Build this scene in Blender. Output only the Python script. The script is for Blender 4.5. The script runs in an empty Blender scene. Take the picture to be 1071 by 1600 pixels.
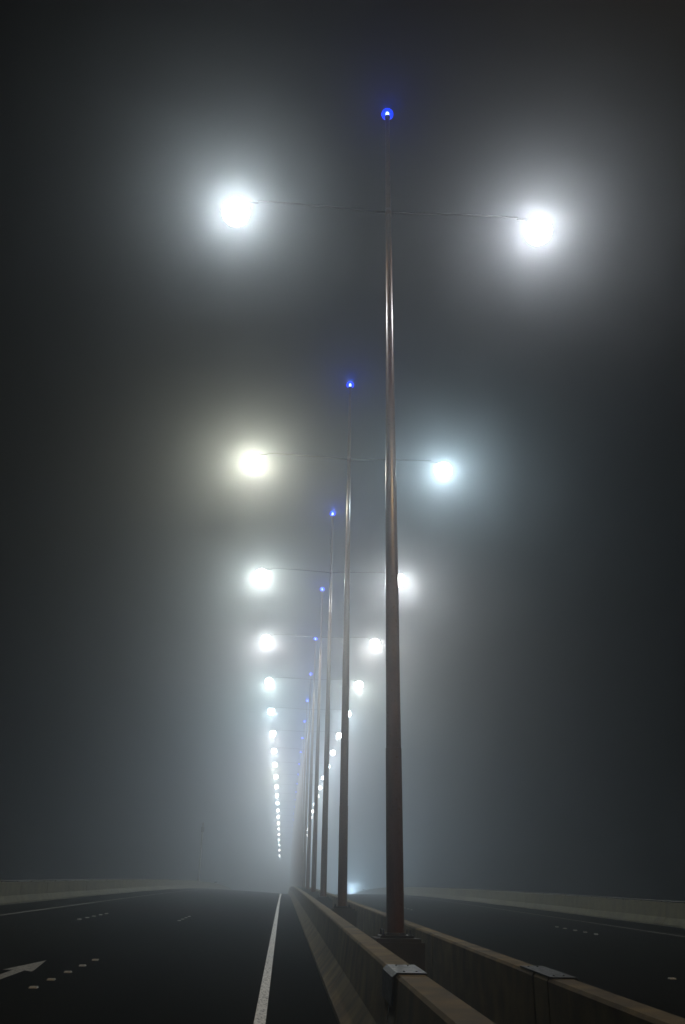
import bpy, bmesh, math, random
from mathutils import Vector, Matrix

random.seed(7)
sc = bpy.context.scene
COL = sc.collection

# ---------------------------------------------------------------- camera
PITCH, YAW, ROLL = 0.447271, 0.0590115, -0.018547
F_PX = 1288.07
cam_d = bpy.data.cameras.new("camera")
cam = bpy.data.objects.new("camera", cam_d)
COL.objects.link(cam)
fwd0 = Vector((math.sin(YAW), math.cos(YAW), 0))
right0 = Vector((math.cos(YAW), -math.sin(YAW), 0))
fwd = fwd0 * math.cos(PITCH) + Vector((0, 0, math.sin(PITCH)))
up0 = Vector((0, 0, math.cos(PITCH))) - fwd0 * math.sin(PITCH)
right = right0 * math.cos(ROLL) - up0 * math.sin(ROLL)
up = right0 * math.sin(ROLL) + up0 * math.cos(ROLL)
M = Matrix((right, up, -fwd)).transposed().to_4x4()
cam.matrix_world = M
cam_d.sensor_fit = 'VERTICAL'
cam_d.sensor_height = 36
cam_d.lens = 36 * F_PX / 1600
cam_d.clip_start = 0.05
cam_d.clip_end = 6000
sc.camera = cam

# ---------------------------------------------------------------- world, exposure
w = bpy.data.worlds.new("World")
sc.world = w
w.use_nodes = True
nt = w.node_tree
sky = nt.nodes.new("ShaderNodeTexSky")
sky.sky_type = 'NISHITA'
sky.sun_disc = False
sky.sun_elevation = math.radians(-9)
sky.sun_rotation = math.radians(200)
nt.links.new(sky.outputs[0], nt.nodes["Background"].inputs[0])
nt.nodes["Background"].inputs[1].default_value = 0.05
sc.view_settings.view_transform = 'Standard'
sc.view_settings.look = 'None'
sc.view_settings.exposure = 0.0
sc.view_settings.gamma = 1.0
sc.render.engine = 'CYCLES'
cy = sc.cycles
cy.use_denoising = True
cy.use_light_tree = True
cy.volume_bounces = 2
cy.use_adaptive_sampling = False
cy.light_sampling_threshold = 0.0
cy.max_bounces = 6
cy.diffuse_bounces = 2
cy.glossy_bounces = 2
cy.transparent_max_bounces = 8
cy.sample_clamp_indirect = 3.0
cy.caustics_reflective = False
cy.caustics_refractive = False

LAMP_W = 1500.0       # light of one street lamp
BEACON_W = 36.0       # light of one blue beacon
FOG_DENSITY = 0.0095
FOG_G = 0.90

# ---------------------------------------------------------------- road alignment (metres; eye at the origin)
GR, K2, K3, KC = 0.0291732, 3.9264e-5, -5.54898e-7, 7.55e-6
D_LIN = 250.0
def rz(d):
    if d < 0:
        return GR * d
    if d > D_LIN:
        s = GR + 2 * K2 * D_LIN + 3 * K3 * D_LIN ** 2
        return GR * D_LIN + K2 * D_LIN ** 2 + K3 * D_LIN ** 3 + s * (d - D_LIN)
    return GR * d + K2 * d * d + K3 * d ** 3
def rc(d):
    return KC * d * d
EYE = -1.6
CF_L, CF_R = -0.0474786, 0.0137348
def deck_h(x):                      # deck height under the eye, before the grade
    if x < -0.3:
        return EYE + CF_L * (x + 0.0)
    if x < 0.75:
        return EYE + CF_L * min(0, x)
    if x > 2.6:
        return EYE + CF_R * x
    return EYE
def gp(x, d, h=0.0):                # point on the road surface
    return Vector((x + rc(d), d, deck_h(x) + rz(d) + h))

# ---------------------------------------------------------------- materials
def new_mat(name):
    m = bpy.data.materials.new(name)
    m.use_nodes = True
    return m, m.node_tree, m.node_tree.nodes["Principled BSDF"]

def mix_noise(t, scale, c1, c2, lo=0.35, hi=0.65, detail=6, vec=None, stretch=None):
    n = t.nodes.new("ShaderNodeTexNoise")
    n.inputs["Scale"].default_value = scale
    n.inputs["Detail"].default_value = detail
    co = t.nodes.new("ShaderNodeTexCoord")
    src = co.outputs["Object"]
    if stretch:
        mp = t.nodes.new("ShaderNodeMapping")
        mp.inputs["Scale"].default_value = stretch
        t.links.new(src, mp.inputs[0]); src = mp.outputs[0]
    t.links.new(src, n.inputs["Vector"])
    r = t.nodes.new("ShaderNodeValToRGB")
    r.color_ramp.elements[0].position = lo
    r.color_ramp.elements[1].position = hi
    r.color_ramp.elements[0].color = (*c1, 1)
    r.color_ramp.elements[1].color = (*c2, 1)
    t.links.new(n.outputs["Fac"], r.inputs[0])
    return n, r

def mul(t, a, b, fac=1.0):
    m = t.nodes.new("ShaderNodeMix")
    m.data_type = 'RGBA'; m.blend_type = 'MULTIPLY'
    m.inputs[0].default_value = fac
    t.links.new(a, m.inputs[6]); t.links.new(b, m.inputs[7])
    return m.outputs[2]

def bump(t, bsdf, h, strength, dist):
    b = t.nodes.new("ShaderNodeBump")
    b.inputs["Strength"].default_value = strength
    b.inputs["Distance"].default_value = dist
    t.links.new(h, b.inputs["Height"])
    t.links.new(b.outputs[0], bsdf.inputs["Normal"])

def mat_asphalt():
    m, t, b = new_mat("asphalt")
    n1, r1 = mix_noise(t, 140, (.005, .0054, .0046), (.019, .020, .017), .3, .72, 3)
    n2, r2 = mix_noise(t, .6, (.6, .6, .6), (1, 1, 1), .3, .7, 5, stretch=(1.6, .12, 1))
    t.links.new(mul(t, r1.outputs[0], r2.outputs[0]), b.inputs["Base Color"])
    b.inputs["Roughness"].default_value = .72
    b.inputs["Specular IOR Level"].default_value = 0.0
    bump(t, b, n1.outputs["Fac"], .6, .006)
    return m

def mat_paint(name='road_paint', lo=(.16, .16, .145), hi=(.80, .79, .72)):
    m, t, b = new_mat(name)
    n1, r1 = mix_noise(t, 30, lo, hi, .34, .52, 8, stretch=(1, .35, 1))
    n2, r2 = mix_noise(t, 170, (.55, .55, .55), (1, 1, 1), .3, .6, 2)
    t.links.new(mul(t, r1.outputs[0], r2.outputs[0]), b.inputs["Base Color"])
    b.inputs["Roughness"].default_value = .6
    return m

def mat_concrete(name, dark, light, panel=3.9):
    m, t, b = new_mat(name)
    n1, r1 = mix_noise(t, 3.0, dark, light, .3, .7, 8)
    n2, r2 = mix_noise(t, 1.2, (.55, .53, .48), (1, 1, 1), .3, .62, 6, stretch=(1.5, 1.5, .14))   # runs down the face
    n3, r3 = mix_noise(t, 70, (.8, .8, .78), (1, 1, 1), .35, .6, 3)
    co = t.nodes.new("ShaderNodeTexCoord")
    sx = t.nodes.new("ShaderNodeSeparateXYZ")
    t.links.new(co.outputs["Object"], sx.inputs[0])
    dv = t.nodes.new("ShaderNodeMath"); dv.operation = 'DIVIDE'
    t.links.new(sx.outputs[1], dv.inputs[0]); dv.inputs[1].default_value = panel
    fl = t.nodes.new("ShaderNodeMath"); fl.operation = 'FLOOR'
    t.links.new(dv.outputs[0], fl.inputs[0])
    wn = t.nodes.new("ShaderNodeTexWhiteNoise"); wn.noise_dimensions = '1D'
    t.links.new(fl.outputs[0], wn.inputs["W"])
    rp = t.nodes.new("ShaderNodeValToRGB")
    rp.color_ramp.elements[0].color = (.74, .73, .70, 1)
    rp.color_ramp.elements[1].color = (1, 1, 1, 1)
    t.links.new(wn.outputs["Value"], rp.inputs[0])
    c = mul(t, r1.outputs[0], r2.outputs[0])
    c = mul(t, c, r3.outputs[0])
    c = mul(t, c, rp.outputs[0])
    t.links.new(c, b.inputs["Base Color"])
    b.inputs["Roughness"].default_value = .85
    bump(t, b, n3.outputs["Fac"], .35, .004)
    return m

def mat_steel(name, dark, light, metallic, rough, scale=6):
    m, t, b = new_mat(name)
    n1, r1 = mix_noise(t, scale, dark, light, .3, .7, 7, stretch=(1, 1, .25))
    t.links.new(r1.outputs[0], b.inputs["Base Color"])
    b.inputs["Metallic"].default_value = metallic
    n2, r2 = mix_noise(t, 22, (rough * .8,) * 3, (min(1, rough * 1.25),) * 3, .3, .7, 4)
    t.links.new(r2.outputs[0], b.inputs["Roughness"])
    return m

def mat_emit(name, col, strength):
    m = bpy.data.materials.new(name)
    m.use_nodes = True
    t = m.node_tree
    t.nodes.remove(t.nodes["Principled BSDF"])
    e = t.nodes.new("ShaderNodeEmission")
    e.inputs[0].default_value = (*col, 1)
    e.inputs[1].default_value = strength
    t.links.new(e.outputs[0], t.nodes["Material Output"].inputs[0])
    m.cycles.emission_sampling = 'NONE'
    return m

ASPHALT = mat_asphalt()
PAINT = mat_paint()
WORN = mat_paint('worn_paint', (.07, .07, .062), (.33, .32, .28))
CONC = mat_concrete("barrier_concrete", (.075, .072, .036), (.16, .152, .078))
CONC_M = mat_concrete("median_concrete", (.125, .088, .028), (.31, .23, .075))
POLE = mat_steel("brown_pole_paint", (.090, .034, .007), (.17, .068, .013), 0.0, .32)
POLE.node_tree.nodes['Principled BSDF'].inputs['Coat Weight'].default_value = .8
POLE.node_tree.nodes['Principled BSDF'].inputs['Coat Roughness'].default_value = .22
DARK = mat_steel("dark_steel", (.03, .028, .026), (.06, .055, .05), .6, .5)
GALV = mat_steel("galvanised_steel", (.04, .042, .044), (.085, .088, .09), .35, .5)
PLINTH = mat_concrete("plinth_concrete", (.06, .055, .045), (.12, .11, .09))
HEADM = mat_steel("lamp_housing_grey", (.03, .03, .032), (.05, .05, .052), .2, .6)
WHITE_STUD = new_mat("stud_white")[0]
WHITE_STUD.node_tree.nodes["Principled BSDF"].inputs["Base Color"].default_value = (.6, .6, .55, 1)
WHITE_STUD.node_tree.nodes["Principled BSDF"].inputs["Roughness"].default_value = .25

# ---------------------------------------------------------------- mesh helpers
def link(name, bm, mat, parent=None, smooth=False):
    me = bpy.data.meshes.new(name)
    bmesh.ops.recalc_face_normals(bm, faces=bm.faces)
    bm.to_mesh(me); bm.free()
    if smooth:
        for p in me.polygons:
            p.use_smooth = True
    if mat:
        me.materials.append(mat)
    o = bpy.data.objects.new(name, me)
    COL.objects.link(o)
    if parent:
        o.parent = parent
    return o

def tag(o, label, cat, group=None):
    o["label"] = label; o["category"] = cat
    if group:
        o["group"] = group
    return o

def empty(name, loc):
    o = bpy.data.objects.new(name, None)
    o.empty_display_size = .3
    o.location = loc
    COL.objects.link(o)
    return o

def add_rings(bm, rings, cap=True):
    vs = [[bm.verts.new(p) for p in r] for r in rings]
    n = len(vs[0])
    for a, b in zip(vs, vs[1:]):
        for i in range(n):
            bm.faces.new((a[i], a[(i + 1) % n], b[(i + 1) % n], b[i]))
    if cap:
        bm.faces.new(vs[0][::-1]); bm.faces.new(vs[-1])

def add_lathe(bm, prof, seg=28, cx=0, cy_=0, cz=0, sx=1, sy=1):
    add_rings(bm, [[(cx + r * sx * math.cos(2 * math.pi * i / seg), cy_ + r * sy * math.sin(2 * math.pi * i / seg), cz + z)
                    for i in range(seg)] for z, r in prof])

def add_tube(bm, pts, rad, seg=12):
    pts = [Vector(p) for p in pts]
    rings = []
    for i, p in enumerate(pts):
        t = (pts[min(i + 1, len(pts) - 1)] - pts[max(i - 1, 0)]).normalized()
        a = t.cross(Vector((0, 0, 1)) if abs(t.z) < .9 else Vector((1, 0, 0))).normalized()
        b = t.cross(a)
        r = rad[i] if isinstance(rad, (list, tuple)) else rad
        rings.append([p + a * (r * math.cos(2 * math.pi * k / seg)) + b * (r * math.sin(2 * math.pi * k / seg)) for k in range(seg)])
    add_rings(bm, rings)

def add_box(bm, c, s, bev=0.0):
    x, y, z = s[0] / 2, s[1] / 2, s[2] / 2
    r = bmesh.ops.create_cube(bm, size=1)
    bmesh.ops.scale(bm, vec=s, verts=r["verts"])
    bmesh.ops.translate(bm, vec=c, verts=r["verts"])
    if bev:
        es = list({e for v in r["verts"] for e in v.link_edges})
        bmesh.ops.bevel(bm, geom=es, offset=bev, segments=2, affect='EDGES')

D0, SP, PX = 13.602141, 11.926382, 1.701726
D_BACK, D_FAR = -14.0, 330.0

def stations(step_near=1.3, step_far=4.0):
    d, out = D_BACK, []
    while d < D_FAR:
        out.append(d)
        d += step_near if d < 90 else step_far
    out.append(D_FAR)
    return out

# ---------------------------------------------------------------- road deck, water
XL, XR = -10.6, 14.8
def build_road():
    bm = bmesh.new()
    top = [XL, -8.3, -6.1, -3.3, -.3, 0, .75, 2.6, 7, 11, XR]
    rings = []
    for d in stations(2.0, 4.0):
        prof = [gp(x, d) for x in top] + [gp(XR, d, -.6), gp(11, d, -1.4), gp(7, d, -2.6), gp(-3.3, d, -2.6), gp(-7, d, -1.6), gp(XL, d, -.6)]
        rings.append(prof)
    add_rings(bm, rings)
    o = link("road", bm, ASPHALT)
    o["kind"] = "structure"
    return o
road = build_road()

def strip(name, x, w_, d0, d1, parent=road, mat=None):
    bm = bmesh.new()
    prev = None
    d = d0
    while True:
        a = bm.verts.new(gp(x - w_ / 2, d, .004)); b = bm.verts.new(gp(x + w_ / 2, d, .004))
        if prev:
            bm.faces.new((prev[0], prev[1], b, a))
        prev = (a, b)
        if d >= d1:
            break
        d = min(d1, d + (1.0 if d < 90 else 4.0))
    return link(name, bm, mat or PAINT, parent)
strip("edge_line", -.195, .14, D_BACK + .1, D_FAR - .1)
strip("edge_line", -8.29, .11, D_BACK + .1, D_FAR - .1, mat=WORN)
strip("edge_line", 12.15, .10, D_BACK + .1, D_FAR - .1, mat=WORN)
strip("edge_line", 4.05, .10, D_BACK + .1, D_FAR - .1, mat=WORN)

def lane_arrow(x, tip):
    bm = bmesh.new()
    def P(a, d):
        return bm.verts.new(gp(x + a, d, .004))
    bm.faces.new([P(0, tip), P(-.23, tip - 1.75), P(-.085, tip - 1.62), P(.085, tip - 1.62), P(.23, tip - 1.75)])
    ln = [tip - 1.62 - i * .7 for i in range(6)]
    for a, b in zip(ln, ln[1:]):
        bm.faces.new([P(-.085, a), P(-.085, b), P(.085, b), P(.085, a)])
    bmesh.ops.remove_doubles(bm, verts=bm.verts, dist=.001)
    return link("lane_arrow", bm, WORN, road)
lane_arrow(-4.03, 16.6)

bm = bmesh.new()
r = 4500
bm.faces.new([bm.verts.new((x, y, -24)) for x, y in ((-r, -r), (r, -r), (r, r), (-r, r))])
m, t, b = new_mat("river_water")
b.inputs["Base Color"].default_value = (.012, .016, .018, 1)
b.inputs["Roughness"].default_value = .18
nz, _ = mix_noise(t, .8, (0, 0, 0), (1, 1, 1))
bump(t, b, nz.outputs["Fac"], .4, .1)
water = link("water", bm, m)
water["kind"] = "structure"

# ---------------------------------------------------------------- concrete barriers
def barrier(name, prof, joint, mat, label, offset=0.0, gap=None):
    """prof: closed section, (x, height above eye level before the grade); joint: panel length"""
    cxm = sum(p[0] for p in prof) / len(prof)
    pts = []
    k = math.floor(D_BACK / joint)
    while k * joint + offset < D_FAR:
        j = k * joint + offset
        if j > D_BACK + .5:
            pts += [(j - .016, 0), (j - .008, 1), (j + .008, 1), (j + .016, 0)]
        nsub = 3 if j < 100 else 1
        for q in range(1, nsub + 1):
            dd = j + joint * q / (nsub + 1)
            if D_BACK < dd < D_FAR:
                pts.append((dd, 0))
        k += 1
    pts = [(D_BACK, 0)] + [p for p in pts if D_BACK + .05 < p[0] < D_FAR - .05] + [(D_FAR, 0)]
    if gap:
        pts = [p for p in pts if not (gap[0] - .25 < p[0] < gap[1] + .25)]
    bm = bmesh.new()
    def ring(d, inset):
        out = []
        for x, h in prof:
            dx = (cxm - x); L = abs(dx) + 1e-6
            out.append((x + dx / L * min(.02, L) * inset + rc(d), d, h - (.018 * inset if h > prof[0][1] + .3 else 0) + rz(d)))
        return out
    if gap:
        add_rings(bm, [ring(d, i) for d, i in pts if d < gap[0]] + [ring(gap[0], 0)])
        add_rings(bm, [ring(gap[1], 0)] + [ring(d, i) for d, i in pts if d > gap[1]])
    else:
        add_rings(bm, [ring(d, i) for d, i in pts])
    o = link(name, bm, mat)
    tag(o, label, "barrier")
    return o

GAP = (8.38, 8.44)
b1 = barrier("concrete_barrier", [(.74, EYE - .05), (.74, EYE + .07), (.945, -1.285), (.96, -1.265), (1.012, -.775), (1.032, -.75), (1.262, -.75), (1.285, -.775), (1.31, EYE - .05)],
             5.96, CONC_M, "olive concrete median barrier nearest the camera, beside the white edge line", 2.0, GAP)
hR = deck_h(2.85)
b2 = barrier("concrete_barrier", [(2.29, EYE - .05), (2.30, -.775), (2.318, -.75), (2.505, -.75), (2.525, -.775), (2.59, -1.265), (2.605, -1.285), (2.80, hR + .08), (2.80, hR - .05)],
             5.96, CONC_M, "olive concrete median barrier on the far side of the lamp poles", 2.0, GAP)
hl = deck_h(-10.0)
b3 = barrier("concrete_barrier", [(-10.0, hl - .05), (-10.0, hl + .06), (-10.14, hl + .28), (-10.17, -.40), (-10.19, -.385), (-10.40, -.385), (-10.42, -.40), (-10.46, hl - .05)],
             3.9, CONC, "long concrete parapet wall along the left edge of the road", 1.0)
hr = deck_h(14.18)
b4 = barrier("concrete_barrier", [(14.14, hr - .05), (14.14, hr + .06), (14.30, hr + .28), (14.36, -.63), (14.38, -.615), (14.60, -.615), (14.62, -.63), (14.66, hr - .05)],
             3.9, CONC, "long concrete parapet wall along the right edge of the opposite carriageway", 2.1)

def top_rail(parent, x, h, step=3.9):
    bm = bmesh.new()
    add_tube(bm, [(x + rc(d), d, h + rz(d)) for d in stations(2.6, 5.2)], .022, 8)
    d = D_BACK + 1.0
    while d < 160:
        add_box(bm, (x + rc(d), d, h + rz(d) - .025), (.03, .06, .045))
        d += step / 2
    link("top_rail", bm, DARK, parent, True)
top_rail(b3, -10.24, -.385 + .045)
top_rail(b4, 14.43, -.615 + .045)

# sheet-metal covers over the expansion gap
def joint_cover(x0, x1, d0, d1, label, top_only_x):
    bm = bmesh.new()
    th = .012
    xo = .022
    rings = []
    zc = -.75 + .003
    for d in (d0, d1):
        z = rz(d)
        if top_only_x < 0:      # folds down the left face
            sec = [(x0 - .03, zc - .24), (x0 - xo, zc - .03), (x0 + .012, zc), (x1 - .005, zc), (x1 - .005, zc + th), (x0 + .004, zc + th), (x0 - xo - .014, zc - .022), (x0 - .046, zc - .24)]
        else:
            sec = [(x0 + .01, zc), (x1 + .0, zc), (x1 + xo + .004, zc - .03), (x1 + .055, zc - .24), (x1 + .071, zc - .24), (x1 + xo + .018, zc - .022), (x1 + .01, zc + th), (x0 + .01, zc + th)]
        rings.append([(x + rc(d), d, h + z) for x, h in sec])
    add_rings(bm, rings)
    root = link("joint_cover_plate", bm, GALV)
    tag(root, label, "cover plate", "steel cover plates on the median barriers")
    for fx in (.3, .7):
        for d in (d0 + .1, d1 - .1):
            x = x0 + (x1 - x0) * fx
            bm = bmesh.new()
            add_lathe(bm, [(0, .011), (.005, .010), (.007, .004)], 10, x + rc(d), d, zc + th + rz(d))
            link("screw_head", bm, GALV, root, True)
joint_cover(1.012, 1.285, 8.05, 8.80, "bright folded steel plate capping the gap in the nearer median barrier", -1)
joint_cover(2.300, 2.520, 7.88, 8.88, "dull grey steel plate capping the gap in the farther median barrier", 1)

# ---------------------------------------------------------------- street lamps
ZB = -.78936
HB, HL, ARM = 16.733994, 13.500981, 3.367031
BASE = ZB - 0.0          # pole foot, above eye level before the grade

def pole_bm():
    bm = bmesh.new()
    prof = [(0, .130), (2.72, .127), (2.722, .122), (2.74, .122)]
    # heights over the foot, radii fitted to the photograph; slip joints at 2.72, 7.61 and 11.57
    prof = [(.03, .133), (1.2, .131), (2.70, .128), (2.72, .128), (2.725, .122), (5.0, .114), (7.59, .105), (7.61, .105), (7.615, .0985),
            (9.5, .089), (11.55, .080), (11.57, .080), (11.575, .0745), (13.2, .066), (14.4, .060), (17.30, .052), (17.34, .05)]
    add_lathe(bm, prof, 36)
    return bm

def head_bm(s):
    """lantern cap: a small round cap with a spigot that takes the end of the arm (s = side)"""
    bm = bmesh.new()
    add_lathe(bm, [(.018, .13), (.02, .15), (.05, .155), (.075, .13), (.10, .075), (.115, .02)], 24)
    add_tube(bm, [(-s * .05, 0, .075), (-s * .30, 0, .075), (-s * .47, 0, .07)], [.030, .026, .021], 12)
    return bm

def glare_globe_bm():
    bm = bmesh.new()
    r0 = .30                       # added globe under the housing, as wide as the lamp's glare disc
    prof = [(r0 * math.cos(a) - .24, max(.01, r0 * math.sin(a))) for a in [math.pi * (.14 + .86 * i / 16) for i in range(17)]]
    add_lathe(bm, prof, 32)
    return bm

def make_street_lamp():
    root = empty("street_lamp", (0, 0, 0))
    pole = link("pole", pole_bm(), POLE, root, True)
    pole.data.set_sharp_from_angle(angle=math.radians(35))
    bm = bmesh.new(); add_lathe(bm, [(.0, .133), (.0, .15), (.004, .155), (.07, .155), (.074, .15), (.074, .12)], 30, 0, 0, 7.52)
    add_box(bm, (0, -.150, 7.56), (.06, .03, .05), .006)
    bm.free()
    # access door low on the shaft
    bm = bmesh.new()
    rings = []
    for dr in (.1315, .1375):
        rings.append([(dr * math.sin(a), -dr * math.cos(a), z) for a, z in ((-.42, .32), (-.2, .27), (.2, .27), (.42, .32), (.42, .78), (.2, .83), (-.2, .83), (-.42, .78))])
    add_rings(bm, rings)
    link("access_door", bm, POLE, root)
    bm = bmesh.new(); add_box(bm, (0, 0, .017), (.50, .50, .032), .006)
    add_lathe(bm, [(.032, .165), (.06, .15), (.066, .13)], 28)
    bp = link("base_plate", bm, DARK, root)
    for sx in (-1, 1):
        for sy in (-1, 1):
            bm = bmesh.new()
            add_lathe(bm, [(0, .028), (.022, .028), (.022, .014), (.075, .014), (.078, .008)], 6, sx * .195, sy * .195, .033)
            link("bolt", bm, GALV, bp)
    bm = bmesh.new(); add_box(bm, (0, 0, -.45), (.74, .95, .895), .05)
    link("plinth", bm, PLINTH, root)
    for s in (-1, 1):
        h = HL - ZB + .10
        bm = bmesh.new()
        n = 14
        pts = [(s * (.045 + (ARM - .45 - .045) * i / n), 0, h + .10 * math.sin(math.pi * .5 * i / n) - .02) for i in range(n + 1)]
        add_tube(bm, pts, [.025 - .007 * i / n for i in range(n + 1)], 12)
        bracket = bm
        arm = link("arm", bracket, DARK, root, True)
        bm = bmesh.new(); add_lathe(bm, [(-.09, .062), (-.088, .07), (.088, .07), (.09, .062)], 24)
        bmesh.ops.translate(bm, vec=(0, 0, h - .02), verts=bm.verts)
        if s > 0:
            link("arm_collar", bm, POLE, root, True)
        else:
            bm.free()
        hd = link("lamp_head", head_bm(s), HEADM, root, True)
        hd.location = (s * ARM, 0, HL - ZB + .05)
        ln = link("lens", glare_globe_bm(), None, hd, True)  # glowing globe added to imitate the bloom around the lamp
        ln.data.materials.append(None)
    bc = link("beacon", None or (lambda b_: (add_lathe(b_, [(0, .052), (.02, .07), (.05, .07), (.055, .06)], 24), b_)[1])(bmesh.new()), DARK, root, True)
    bc.location = (0, 0, HB - ZB - .13)
    bm = bmesh.new(); add_lathe(bm, [(.055, .040), (.12, .045), (.17, .042), (.20, .028), (.212, .008)], 20)
    link("bulb", bm, BEACON_BULB, bc, True)
    bm = bmesh.new(); add_lathe(bm, [(.056, .062), (.07, .10), (.10, .13), (.14, .14), (.18, .13), (.23, .10), (.262, .06), (.272, .012)], 24)
    link("halo_dome", bm, BEACON_HALO, bc, True)  # glowing shell added around the bulb to imitate its blue halo
    return root

BEACON_BULB = mat_emit("beacon_bulb", (.40, .52, 1.0), 14.0)
BEACON_HALO = mat_emit("blue_beacon_halo", (.0, .03, 1.0), 4.0)      # half-clear glow that stands in for the blue halo
def half_clear(m, fac, col):
    t = m.node_tree
    mx = t.nodes.new("ShaderNodeMixShader"); tr = t.nodes.new("ShaderNodeBsdfTransparent")
    mx.inputs[0].default_value = fac
    tr.inputs[0].default_value = (*col, 1)
    t.links.new(tr.outputs[0], mx.inputs[1]); t.links.new(t.nodes["Emission"].outputs[0], mx.inputs[2])
    t.links.new(mx.outputs[0], t.nodes["Material Output"].inputs[0])
half_clear(BEACON_HALO, .42, (.5, .6, 1))
proto = make_street_lamp()

LCOL = [(.94, .98, 1.0), (1.0, .955, .76), (.95, 1.0, .92), (1.0, .97, .93), (.86, 1.0, .95), (.82, .96, 1.0), (1.0, .95, .92)]
RCOL = [(.98, .965, 1.0), (.78, .94, 1.0), (1.0, .99, .96), (1.0, .96, .9), (.97, 1.0, .9), (.84, .95, 1.0), (1.0, .97, .92)]
LPOW = [1.0, 1.0, 1.0, 1.0, 1.0, .7, 1.0]
RPOW = [1.0, .8, .85, .9, 1.0, .65, .8]
FALL = [1.1, 1.4, 1.9, 2.4, 3.0, 4.0]   # the nearest lamps are the weakest
LENS_M = {}
UNLIT_LENS = bpy.data.meshes.new('unlit_lens')
UNLIT_LENS.from_pydata([v.co[:] for v in [o for o in proto.children_recursive if o.name.startswith('lens')][0].data.vertices], [], [p.vertices[:] for p in [o for o in proto.children_recursive if o.name.startswith('lens')][0].data.polygons])
UNLIT_LENS.materials.append(WHITE_STUD)
def lens_mat(c):
    if c not in LENS_M:
        m_ = mat_emit("lamp_glare_globe", c, 16.0)      # half-clear glow that stands in for the lamp's glare disc
        half_clear(m_, .5, (1, 1, 1))
        LENS_M[c] = m_
    return LENS_M[c]

ORD = ["nearest the camera", "second", "third", "fourth", "fifth", "sixth", "seventh", "eighth", "ninth", "tenth", "eleventh", "twelfth", "thirteenth",
       "fourteenth", "fifteenth", "sixteenth", "seventeenth", "eighteenth", "nineteenth", "twentieth", "twenty-first", "twenty-second"]
N_LAMPS = len(ORD)

def copy_tree(o, parent=None):
    c = o.copy()
    COL.objects.link(c)
    if parent:
        c.parent = parent
    for ch in list(o.children):
        copy_tree(ch, c)
    return c

lamps = [proto]
for n in range(1, N_LAMPS + 1):      # the last one stands beside the camera, out of view
    lamps.append(copy_tree(proto))
for n, root in enumerate(lamps):
    d = D0 + (n if n < N_LAMPS else -1) * SP
    root.location = (PX + rc(d), d, ZB + rz(d))
    if n == N_LAMPS:
        lab = "twin-arm street lamp with warm sodium light, just outside the frame beside the camera"
    elif n == 0:
        lab = "tall brown twin-arm street lamp with a blue top light, the one nearest the camera"
    else:
        lab = "brown twin-arm street lamp with a blue top light, %s in the row from the camera" % ORD[n]
    tag(root, lab, "street lamp", "street lamps along the median")
    for ch in root.children:
        kind = ch.name.split(".")[0]
        if kind == "lamp_head":
            leftside = ch.location.x < 0
            cols, pw = (LCOL, LPOW) if leftside else (RCOL, RPOW)
            c = cols[n % len(cols)] if n < N_LAMPS else (1.0, .58, .2)
            if n == N_LAMPS and leftside:        # kept unlit so the median barrier's left face stays dark
                [g for g in ch.children if g.type == 'MESH'][0].data = UNLIT_LENS
                continue
            ld = bpy.data.lights.new("lamp_light", 'SPOT')
            ld.energy = LAMP_W * (pw[n % len(pw)] * FALL[min(n, len(FALL) - 1)] if n < N_LAMPS else (0.0 if leftside else 3.2))
            ld.color = c
            ld.spot_size = math.radians(172)
            ld.spot_blend = .55
            ld.shadow_soft_size = .10
            # street optics: most of the light leaves at a high angle, little straight down
            ld.use_nodes = True
            t = ld.node_tree
            tc = t.nodes.new("ShaderNodeTexCoord"); sx = t.nodes.new("ShaderNodeSeparateXYZ")
            t.links.new(tc.outputs["Normal"], sx.inputs[0])
            sq = t.nodes.new("ShaderNodeMath"); sq.operation = 'MULTIPLY'
            t.links.new(sx.outputs[2], sq.inputs[0]); t.links.new(sx.outputs[2], sq.inputs[1])
            mr = t.nodes.new("ShaderNodeMapRange")
            mr.inputs[1].default_value = .0; mr.inputs[2].default_value = 1.0
            mr.inputs[3].default_value = 1.0; mr.inputs[4].default_value = .17
            t.links.new(sq.outputs[0], mr.inputs[0])
            t.links.new(mr.outputs[0], t.nodes["Emission"].inputs[1])
            lo = bpy.data.objects.new("lamp_light", ld)
            COL.objects.link(lo)
            lo.parent = ch
            lo.location = (0, 0, -.24)
            ln = [g for g in ch.children if g.type == 'MESH'][0]
            ln.material_slots[0].link = 'OBJECT'
            ln.material_slots[0].material = lens_mat(c)
        elif kind == "beacon":
            ld = bpy.data.lights.new("beacon_light", 'POINT')
            ld.energy = BEACON_W * min(1.6, 1 + .1 * (n % N_LAMPS))
            ld.color = (.0, .08, 1.0)
            ld.shadow_soft_size = .03
            lo = bpy.data.objects.new("beacon_light", ld)
            COL.objects.link(lo)
            lo.parent = ch
            lo.location = (0, 0, .31)

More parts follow.
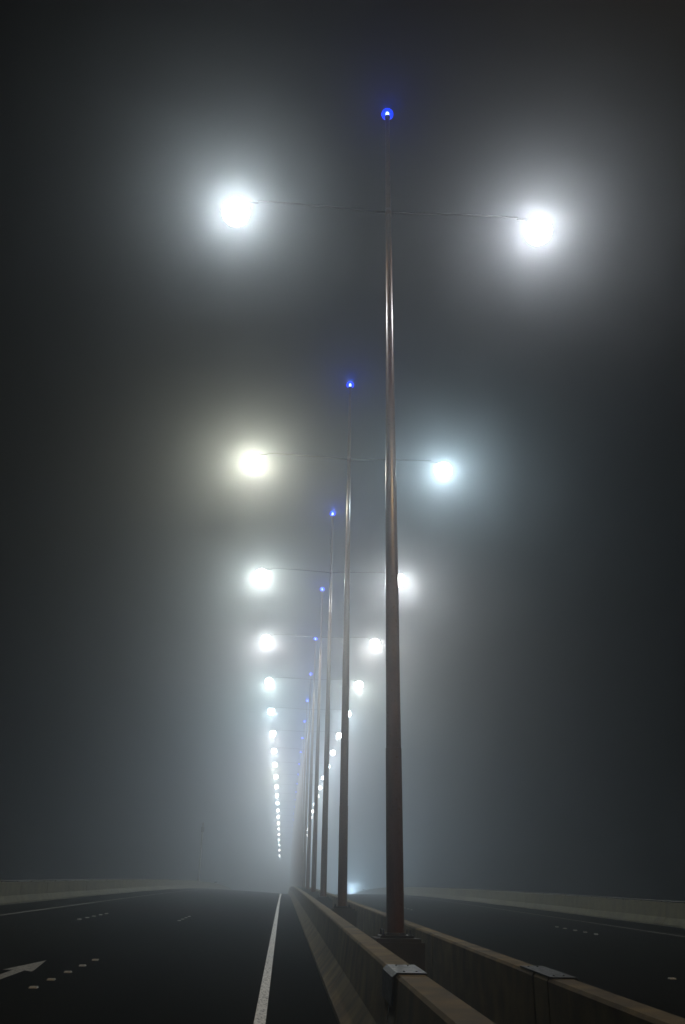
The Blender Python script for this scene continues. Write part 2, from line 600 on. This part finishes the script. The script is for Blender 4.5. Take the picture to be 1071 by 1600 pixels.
# ---------------------------------------------------------------- raised road studs
def stud_mesh():
    bm = bmesh.new()
    rings = []
    for z, s in ((0, 1), (.008, 1), (.022, .62), (.024, .56)):
        rings.append([(sx * .055 * (1 if z < .01 else .9), sy * .06 * s, z) for sx, sy in ((-1, -1), (1, -1), (1, 1), (-1, 1))])
    add_rings(bm, rings)
    return bm
stud0 = link("road_stud", stud_mesh(), WHITE_STUD)
stud0.data.name = "road_stud"
first = [True]
PLACE = ["nearest", "second nearest", "middle", "second farthest", "farthest"]
def stud_row(x, ds, where):
    for i, d in enumerate(ds):
        if first[0]:
            o = stud0; first[0] = False
        else:
            o = stud0.copy(); COL.objects.link(o)
        o.location = gp(x, d, .001)
        o.rotation_euler = (math.atan(GR), 0, 0)
        o.scale = (.95, .95, .95)
        word = PLACE[i] if len(ds) == 5 else (["nearest", "second nearest", "second farthest", "farthest"][i] if len(ds) == 4 else "only")
        lab = ("white road stud, %s of the five %s" % (word, where)) if len(ds) == 5 else (
              "white road stud, %s of the four %s" % (word, where) if len(ds) == 4 else "single white road stud %s" % where)
        tag(o, lab, "road stud", "raised studs marking the lanes")
stud_row(-3.30, [13.11, 14.05, 15.07, 16.11, 17.15], "just right of the lane arrow")
stud_row(-6.10, [28.4, 29.5, 30.5, 31.6, 32.6], "toward the left parapet")
stud_row(-3.42, [31.4, 32.45, 33.5, 34.6], "midway off, between arrow and edge line")
stud_row(9.80, [28.2, 29.2, 30.2, 31.3, 32.2], "beside the right parapet across the median")
stud_row(6.85, [16.05], "close by, beyond the median")
stud_row(6.95, [48.6, 50.0, 51.4, 52.8], "far off, right of the nearest pole")

# ---------------------------------------------------------------- post and floodlights on the parapets
d = 111.0
root = empty("signal_post", (-10.3 + rc(d), d, -.385 + rz(d)))
tag(root, "faint dark post rising from the left parapet in the fog", "post")
bm = bmesh.new(); add_lathe(bm, [(0, .15), (.05, .15), (.06, .115), (6.7, .09), (6.74, .06)], 20)
link("shaft", bm, DARK, root, True)
bm = bmesh.new(); add_box(bm, (0, 0, .02), (.21, .40, .035), .005)
link("base_plate", bm, DARK, root)
bm = bmesh.new(); add_box(bm, (.0, -.06, 5.9), (.34, .16, .62), .03)
link("cabinet", bm, DARK, root)

def floodlight(x, d, h, label, power, ang, col, tilt):
    root = empty("floodlight", (x + rc(d), d, h + rz(d)))
    tag(root, label, "floodlight", "floodlights shining up from the parapets")
    bm = bmesh.new()
    add_box(bm, (-.19, 0, .14), (.02, .06, .28)); add_box(bm, (.19, 0, .14), (.02, .06, .28)); add_box(bm, (0, 0, .01), (.36, .10, .02))
    link("bracket", bm, DARK, root)
    bm = bmesh.new()
    add_rings(bm, [[(sx * a, sy * b_, z) for sx, sy in ((-1, -1), (1, -1), (1, 1), (-1, 1))] for z, a, b_ in ((-.12, .08, .06), (-.08, .15, .12), (.06, .17, .15), (.08, .17, .15))])
    hs = link("housing", bm, DARK, root)
    hs.location = (0, 0, .26)
    hs.rotation_euler = (math.radians(tilt), 0, 0)      # tips the beam toward the traffic
    bm = bmesh.new(); add_box(bm, (0, 0, .087), (.30, .26, .012), .003)
    link("lens", bm, mat_emit("floodlight_glass", col, 1.2), hs)
    ld = bpy.data.lights.new("flood_beam", 'SPOT')
    ld.energy = power; ld.color = col; ld.spot_size = math.radians(ang); ld.spot_blend = .8; ld.shadow_soft_size = .05
    lo = bpy.data.objects.new("flood_beam", ld); COL.objects.link(lo)
    lo.parent = hs; lo.location = (0, 0, .16); lo.rotation_euler = (math.pi, 0, 0)
floodlight(-10.3, 139, -.385, "small bluish floodlight on the left parapet, beaming up into fog", 6000, 50, (.66, .83, 1.0), 22)
floodlight(14.49, 163, -.615, "dimmer floodlight on the right parapet, a narrow upward beam", 1500, 24, (.78, .9, 1.0), 20)
floodlight(14.49, 190, -.615, "brightest bluish floodlight on the right parapet, at the second pole's edge", 6500, 90, (.62, .84, 1.0), 54)

# ---------------------------------------------------------------- haze
bm = bmesh.new()
add_box(bm, (2, 160, -1), (240, 420, 49))
m = bpy.data.materials.new("fog")
m.use_nodes = True
t = m.node_tree
t.nodes.remove(t.nodes["Principled BSDF"])
pv = t.nodes.new("ShaderNodeVolumePrincipled")
pv.inputs["Color"].default_value = (.86, .94, 1.0, 1)
pv.inputs["Density"].default_value = FOG_DENSITY
pv.inputs["Anisotropy"].default_value = FOG_G
t.links.new(pv.outputs[0], t.nodes["Material Output"].inputs["Volume"])
m.cycles.homogeneous_volume = True
m.cycles.volume_sampling = 'MULTIPLE_IMPORTANCE'
hz = link("haze", bm, m)
hz["kind"] = "stuff"
